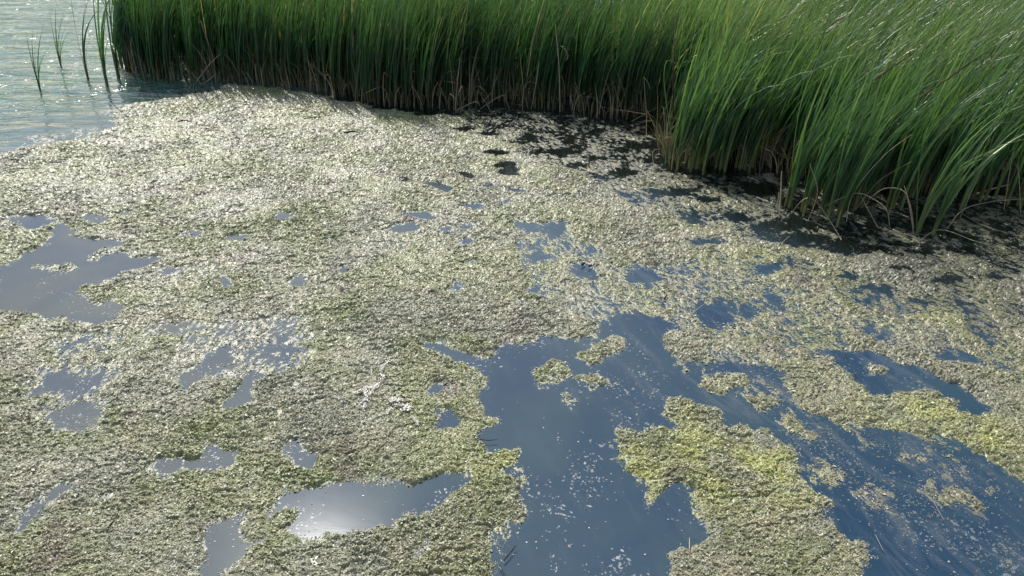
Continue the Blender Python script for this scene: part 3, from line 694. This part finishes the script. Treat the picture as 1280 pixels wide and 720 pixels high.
# lone shoots in the open lake
VS = [make_variant(500 + i, (.33, 0), .80, (6, 10), -.1, .34, .55) for i in range(5)]
for k, (px, py, s, l) in enumerate([(50, 112, .95, 'sparse short cattail alone in open water at the far left'), (76, 82, .95, 'small cattail farther out with thin crossing blades, above the lone left one'), (110, 99, 1.35, 'single dark upright shoot between the lone tufts and the reed bed'),
                                     (134, 107, 1.8, 'tall thin dark cattail at the left corner of the back bed'), (148, 97, 1.8, 'leafy cattail just behind the left corner shoot')]):
    cattail(*G(px, py), VS[k], .2 * (k - 2), l, None, s)
# dead blades tangled round the feet of both beds
def litter(edge, n, seed, label):
    r = np.random.default_rng(seed); e = np.array(edge); sl = np.concatenate([[0], np.cumsum(np.hypot(*np.diff(e, axis=0).T))])
    u = r.random(n) * sl[-1]; x = np.interp(u, sl, e[:, 0]); y = np.interp(u, sl, e[:, 1]) + r.normal(.16, .16, n)
    base = np.stack([x, y, np.full(n, -.02)], 1)
    v, f, c = leaf_geo(n, base, r.uniform(.2, .8, n), r.uniform(.006, .013, n), r.normal(0, .42, (n, 2)), r.uniform(0, 6.3, n), r.uniform(0, 1.6, n), dead=np.ones(n, bool), tone=r.random(n) ** 2 * .7 - .3)
    tag(link('dead_blades', np_mesh('dead_blades', v, [f], [M_DRY], c)), label, 'dead blades', kind='stuff')
litter(front_left, 420, 71, 'tangle of thin dead blades at the foot of the back bed')
litter(front_right, 330, 72, 'tangle of thin dead blades at the foot of the right bed')
# the rest of each bed
for nm, P, lb, sd_ in (('cattail_bed', PL[NLT:], 'dense dark green stand of cattails across the back of the pond', 61), ('cattail_bed', PR[NRT:], 'thick wind blown stand of green cattails filling the right side', 62)):
    v, f, c = shoot_leaves(P, np.random.default_rng(sd_), nl=(5, 8)); print(lb, len(f))
    o = link(nm, np_mesh(nm, v, [f], [M_LEAF], c)); tag(o, lb, 'cattails', kind='stuff')

# ------------------------------------------------------------------ dry, bent and broken blades
def dry(px_pts, w_=.010, label='', col=DRYC, hz=None, name='dry_reed', cat='dry reed', group=None, Ydepth=None):
    """px_pts: (px, py, height above water) knots; each is set on the depth of the stalk's foot"""
    fx, fy = G(*px_pts[0][:2]) if px_pts[0][2] == 0 else (None, None)
    pts = []
    for k, (px, py, h) in enumerate(px_pts):
        x, y = G(px, py, h); pts.append(Vector((x, y, h)))
    # smooth
    fine = []
    for i in range(len(pts) - 1):
        p0, p1, p2, p3 = pts[max(i - 1, 0)], pts[i], pts[i + 1], pts[min(i + 2, len(pts) - 1)]
        for s in range(5):
            t = s / 5; fine.append(.5 * ((2 * p1) + (p2 - p0) * t + (2 * p0 - 5 * p1 + 4 * p2 - p3) * t * t + (3 * p1 - p0 - 3 * p2 + p3) * t ** 3))
    fine.append(pts[-1]); org = fine[0].copy(); V, Fc = [], []; n = len(fine)
    for i, p in enumerate(fine):
        d = (fine[min(i + 1, n - 1)] - fine[max(i - 1, 0)]).normalized(); a = d.cross(Vector((.3, -.8, .5))).normalized(); b_ = d.cross(a)
        ww = w_ * (1 - .6 * (i / n) ** 2)
        for an in (0, 2.09, 4.19): V.append(tuple(p - org + a * ww * .5 * math.cos(an) + b_ * ww * .28 * math.sin(an)))
        if i:
            k = 3 * i
            for j in range(3): Fc.append((k - 3 + j, k - 3 + (j + 1) % 3, k + (j + 1) % 3, k + j))
    c = np.tile(np.array(col), (len(V), 1)) * np.random.default_rng(n).uniform(.85, 1.1, (len(V), 1))
    o = link(name, np_mesh(name, np.array(V), [np.array(Fc)], [M_DRY], c, smooth=True), loc=org)
    return tag(o, label, cat, group)

# arched and broken blades in front of the back bed
T = [
 ([(432,112,0),(431,96,.18),(435,83,.30),(445,80,.34),(458,86,.3),(468,96,.22)],.012,'pale dry blade arched like a hook low before the back bed'),
 ([(520,118,0),(508,100,.2),(490,82,.4),(478,76,.47)],.013,'dry blade leaning left with a pale upper side, crossing the arched pair'),
 ([(486,130,0),(487,100,.3),(497,70,.6),(508,61,.7),(517,62,.68)],.011,'tall dry blade bending to the right over the dark reeds'),
 ([(459,128,0),(458,108,.2),(461,90,.38)],.010,'short upright pale stalk under the arched blade'),
 ([(512,112,0),(500,98,.16),(487,86,.3),(478,78,.40)],.008,'thin dry blade slanting up left beside the tall bent one'),
 ([(569,138,0),(571,110,.3),(575,73,.68)],.018,'thick tan broken stalk standing straight in the back bed'),
 ([(583,112,.10),(570,100,.22),(554,91,.32)],.012,'dry blade lying aslant left of the thick tan stalk'),
 ([(570,138,.01),(594,127,.10),(600,133,.03)],.014,'low bent dry stalk folded on the dark water'),
 ([(604,122,.1),(610,133,.05),(614,140,0)],.010,'short snapped dry stalk leaning beside the low bent one'),
 ([(600,136,.01),(628,119,.16),(634,128,.06),(637,138,0)],.012,'dry stalk folded into a roof shape over the dark water'),
 ([(244,104,0),(262,80,.25),(282,62,.45)],.014,'faded stalk leaning right within the dark left reeds'),
 ([(257,103,0),(270,92,.12)],.014,'stub of pale stalk lying at the reed foot'),
 ([(270,104,0),(266,70,.35),(255,40,.68),(248,14,.9)],.010,'long thin dead stalk crossing the left reeds'),
 ([(349,101,0),(335,92,.1),(324,83,.18)],.010,'thin dead blade slanting at the foot of the left reeds'),
 ([(664,136,0),(670,105,.35),(674,78,.6)],.013,'straight tan stalk leaning slightly right in the back bed'),
 ([(653,138,0),(654,112,.24),(652,90,.45),(650,66,.66)],.012,'narrow grey dead stalk left of the leaning tan one'),
 ([(700,140,0),(699,90,.5),(697,60,.8),(694,30,1.05)],.022,'tall withered brown stalk deep in the back bed'),
 ([(697,56,.8),(705,60,.78),(710,70,.68),(707,76,.62)],.018,'curled brown blade hanging from the withered stalk'),
 ([(808,170,0),(808,140,.22),(806,115,.45),(805,96,.62)],.012,'pale upright stalk standing alone in the dark corner'),
 ([(805,97,.62),(810,103,.55),(813,112,.46)],.010,'drooping tip broken over at the lone pale stalk'),
 ([(789,152,.02),(805,143,.12),(822,134,.22)],.012,'grey straw lying aslant in the dark corner'),
 ([(842,185,0),(833,130,.45),(830,95,.78),(834,76,.92),(846,80,.86)],.013,'pale green blade hooked over at the corner of the right bed'),
]
for P_, w_, l_ in T: dry(P_, w_, l_, DRYC if 'green' not in l_ else (.2, .3, .1), group='dead blades among the back reeds')
T2 = [
 ([(1052,222,0),(1040,196,.25),(1062,187,.36),(1100,183,.42),(1125,190,.36),(1130,200,.28)],.011,'long straw blade arched flat over the dark gap'),
 ([(1058,278,0),(1063,250,.2),(1080,222,.42),(1110,190,.66),(1140,168,.85)],.011,'long dead blade rising right from the middle tuft'),
 ([(1052,300,0),(1040,280,.04),(1020,252,.16),(1005,249,.18),(988,268,.02)],.010,'grey dead blade arching down onto the weed before the tufts'),
 ([(1112,282,0),(1108,262,.14),(1090,248,.24),(1068,242,.28),(1030,258,.12)],.010,'fallen dead blade bowed between the tufts'),
 ([(1142,292,0),(1136,255,.28),(1128,238,.42),(1105,236,.43),(1085,250,.3)],.012,'pale folded blade hanging over the dark water'),
 ([(1142,285,.02),(1139,262,.2),(1130,232,.46)],.015,'broad pale dead sheath standing beside the front pair'),
 ([(1098,285,0),(1085,262,.12),(1075,242,.28)],.010,'short dead blade stuck in the black water'),
 ([(1070,262,0),(1086,240,.18),(1104,222,.34),(1140,202,.52)],.010,'dead blade slanting up right behind the folded one'),
 ([(974,272,0),(976,240,.24),(977,214,.46)],.020,'pale split stub standing at the left of the slim tuft'),
 ([(971,262,0),(974,240,.18)],.014,'shorter pale stub against the split one'),
 ([(1010,276,0),(1022,240,.3),(1012,205,.58)],.009,'thin tan blade leaning over the slim tuft'),
 ([(1215,244,0),(1240,236,.05),(1267,229,.1)],.022,'bleached flat stalk lying across the dark water at the right'),
 ([(1184,286,0),(1204,262,.12),(1240,252,.14),(1290,248,.15)],.010,'long fallen green brown blade bowing to the right edge'),
 ([(1200,272,0),(1216,236,.25),(1232,200,.5),(1242,170,.7)],.010,'tan blade rising at the right behind the front pair'),
 ([(1255,262,0),(1262,215,.35),(1268,180,.6)],.011,'tan stalk standing near the right edge'),
 ([(1276,270,0),(1274,225,.35),(1272,205,.5)],.012,'pale stub standing in water at the right edge'),
 ([(1148,302,0),(1175,287,.03),(1215,300,.02),(1238,308,0)],.009,'thin dead stem floating over dark weed at the right'),
 ([(1195,262,0),(1225,280,.02),(1262,292,.01)],.010,'dark wet stem trailing from the front pair'),
 ([(967,312,0),(978,303,.02),(987,295,.04)],.008,'short yellow stem lying on the weed left of the tufts'),
 ([(940,175,.0),(935,150,.22),(948,172,.1),(900,172,.12),(890,178,.06)],.009,'bent blade curled round the foot of the left clump'),
 ([(818,212,0),(816,190,.15),(826,186,.18)],.009,'small bent stub left of the corner clump'),
]
for P_, w_, l_ in T2: dry(P_, w_, l_, group='dead blades before the right reeds')
# brown dead blades caught in the windblown tops
for k, (px, py, l_) in enumerate([(1118, 82, 'brown dead blade lying on the windblown green tops'), (1175, 105, 'brown dead blade lower among the right hand tops'), (845, 40, 'reddish brown dead stalk at the bed corner'), (1210, 80, 'short brown dead blade near the top right')]):
    dry([(px - 26, py + 18, 1.12), (px, py, 1.2), (px + 24, py - 16, 1.27)] if k != 2 else [(841, 150, .4), (842, 70, 1.0), (845, 20, 1.3)], .018, l_, (.10, .055, .03), group='brown dead blades in the right tops')
# big arching green blades at the far right
for P_, l_ in [([(1285,238,0),(1262,190,.5),(1242,130,1.0),(1225,98,1.2)],'wide pale green blade crossing the others at the right edge'),
               ([(1170,262,0),(1196,200,.6),(1235,160,.95),(1268,152,1.0)],'long green blade arching right over the front pair'),
               ([(1056,215,0),(1085,160,.55),(1120,140,.72),(1160,134,.78)],'thin green blade arching right in the middle of the right bed'),
               ([(1160,200,0),(1180,140,.6),(1192,118,.8),(1206,114,.84)],'green blade hooked over above the front pair'),
               ([(1232,190,.2),(1214,160,.5),(1196,132,.75),(1172,118,.9),(1150,112,.95)],'bright green blade bending left among the right tops')]:
    dry(P_, .017, l_, (.13, .27, .10), name='arching_blade', cat='reed blade', group='arching green blades')
# twigs and straws floating on the weed and water
TW = [([(630,700),(640,688),(645,682)],.010,'dark twig lying in the loose weed at the bottom of the blue water',(.08,.06,.05)),
 ([(625,706),(634,722)],.007,'dark stem running to the bottom edge below the twig',(.08,.06,.05)),
 ([(862,686),(862,672)],.010,'short pale straw standing out of the water beside the big island',(.5,.45,.38)),
 ([(596,548),(610,550),(622,549)],.009,'thin brown twig in the water by the left bank of weed',(.16,.12,.09)),
 ([(0,504),(14,503),(32,499)],.008,'dark thin twig on the weed at the left edge',(.05,.045,.03)),
 ([(1022,520),(1040,518),(1051,517),(1046,527)],.007,'bent straw across the thin film at the right',(.28,.24,.18)),
 ([(860,398),(872,386),(884,378)],.006,'straw lying over a blue gap in the middle',(.45,.4,.3)),
 ([(1094,668),(1104,688)],.005,'pale thin straw drifting in the lower right water',(.35,.33,.3)),
 ([(1166,625),(1174,640),(1180,650)],.005,'second thin straw drifting farther right',(.35,.33,.3)),
 ([(208,392),(200,384),(196,378)],.006,'thin straw by the left pool',(.3,.26,.2)),
 ([(380,148),(395,146),(402,148)],.016,'black leaf scrap on the bright mat below the reeds',(.03,.03,.025)),
 ([(430,166),(440,164),(450,166)],.024,'black leaf scrap with a forked tail on the bright mat',(.03,.03,.025)),
 ([(222,152),(230,150),(238,152)],.018,'black leaf scrap on the bright mat at the left',(.03,.03,.025)),
 ([(290,165),(296,165)],.018,'small dark scrap right of the left leaf scrap',(.03,.03,.025)),
 ([(727,331),(731,328)],.022,'black seed head in a central blue gap',(.03,.025,.02)),
 ([(736,333),(740,331)],.022,'black seed head just right of the other one',(.03,.025,.02)),
 ([(1056,440),(1058,447)],.010,'black fleck painted for a dark reflection at the edge of the right pool',(.03,.03,.025)),  # this fleck and the next stand in for dark reflections
 ([(1066,466),(1072,474)],.010,'black fleck painted for a dark reflection on the blue of the right pool',(.03,.03,.025)),
 ([(830,374),(834,368)],.018,'dark brown scrap on the weed left of the blue gaps',(.05,.03,.025)),
 ([(300,640),(312,632)],.007,'short straw on the island rim in the front left pool',(.4,.36,.28))]
for P_, w_, l_, c_ in TW:
    straw = w_ < .015
    dry([(a, b, .022) for a, b in P_], w_, l_, c_, name='floating_twig' if straw else 'leaf_scrap', cat='twig' if straw else 'leaf scrap', group='bits floating on the weed')

print('TRIS', sum(sum(len(p.vertices) - 2 for p in o.data.polygons) if len(o.data.polygons) < 5000 else 2 * len(o.data.polygons) for o in sc.objects if o.type == 'MESH'))

# single blades that stand clear of the mass
r9 = random.Random(9)
ED = [
 ([(832,205,0),(836,150,.4),(848,90,.85),(872,40,1.2)],'bright blade marking the left corner of the right bed'),
 ([(905,214,0),(912,150,.45),(935,90,.9),(975,45,1.2)],'pale blade rising from the corner clump'),
 ([(990,262,0),(992,190,.5),(1004,120,.95),(1030,60,1.25)],'upright blade of the slim tuft'),
 ([(1036,270,0),(1050,200,.5),(1075,140,.85),(1110,98,1.1)],'blade of the middle tuft sweeping right'),
 ([(1150,290,0),(1176,220,.5),(1215,165,.85),(1262,128,1.05)],'long blade of the nearest pair sweeping right'),
 ([(1164,292,0),(1210,215,.5),(1245,150,.9),(1262,120,1.0)],'steep blade of the nearest pair'),
 ([(1146,290,0),(1148,220,.45),(1160,160,.8),(1185,110,1.05)],'upright blade of the nearest pair'),
 ([(1230,240,0),(1236,180,.5),(1256,120,.9),(1278,90,1.1)],'blade rising near the right edge'),
]
for P_, l_ in ED: dry(P_, .016, l_, (.11, .22, .06), name='single_blade', cat='reed blade', group='blades clear of the right bed')
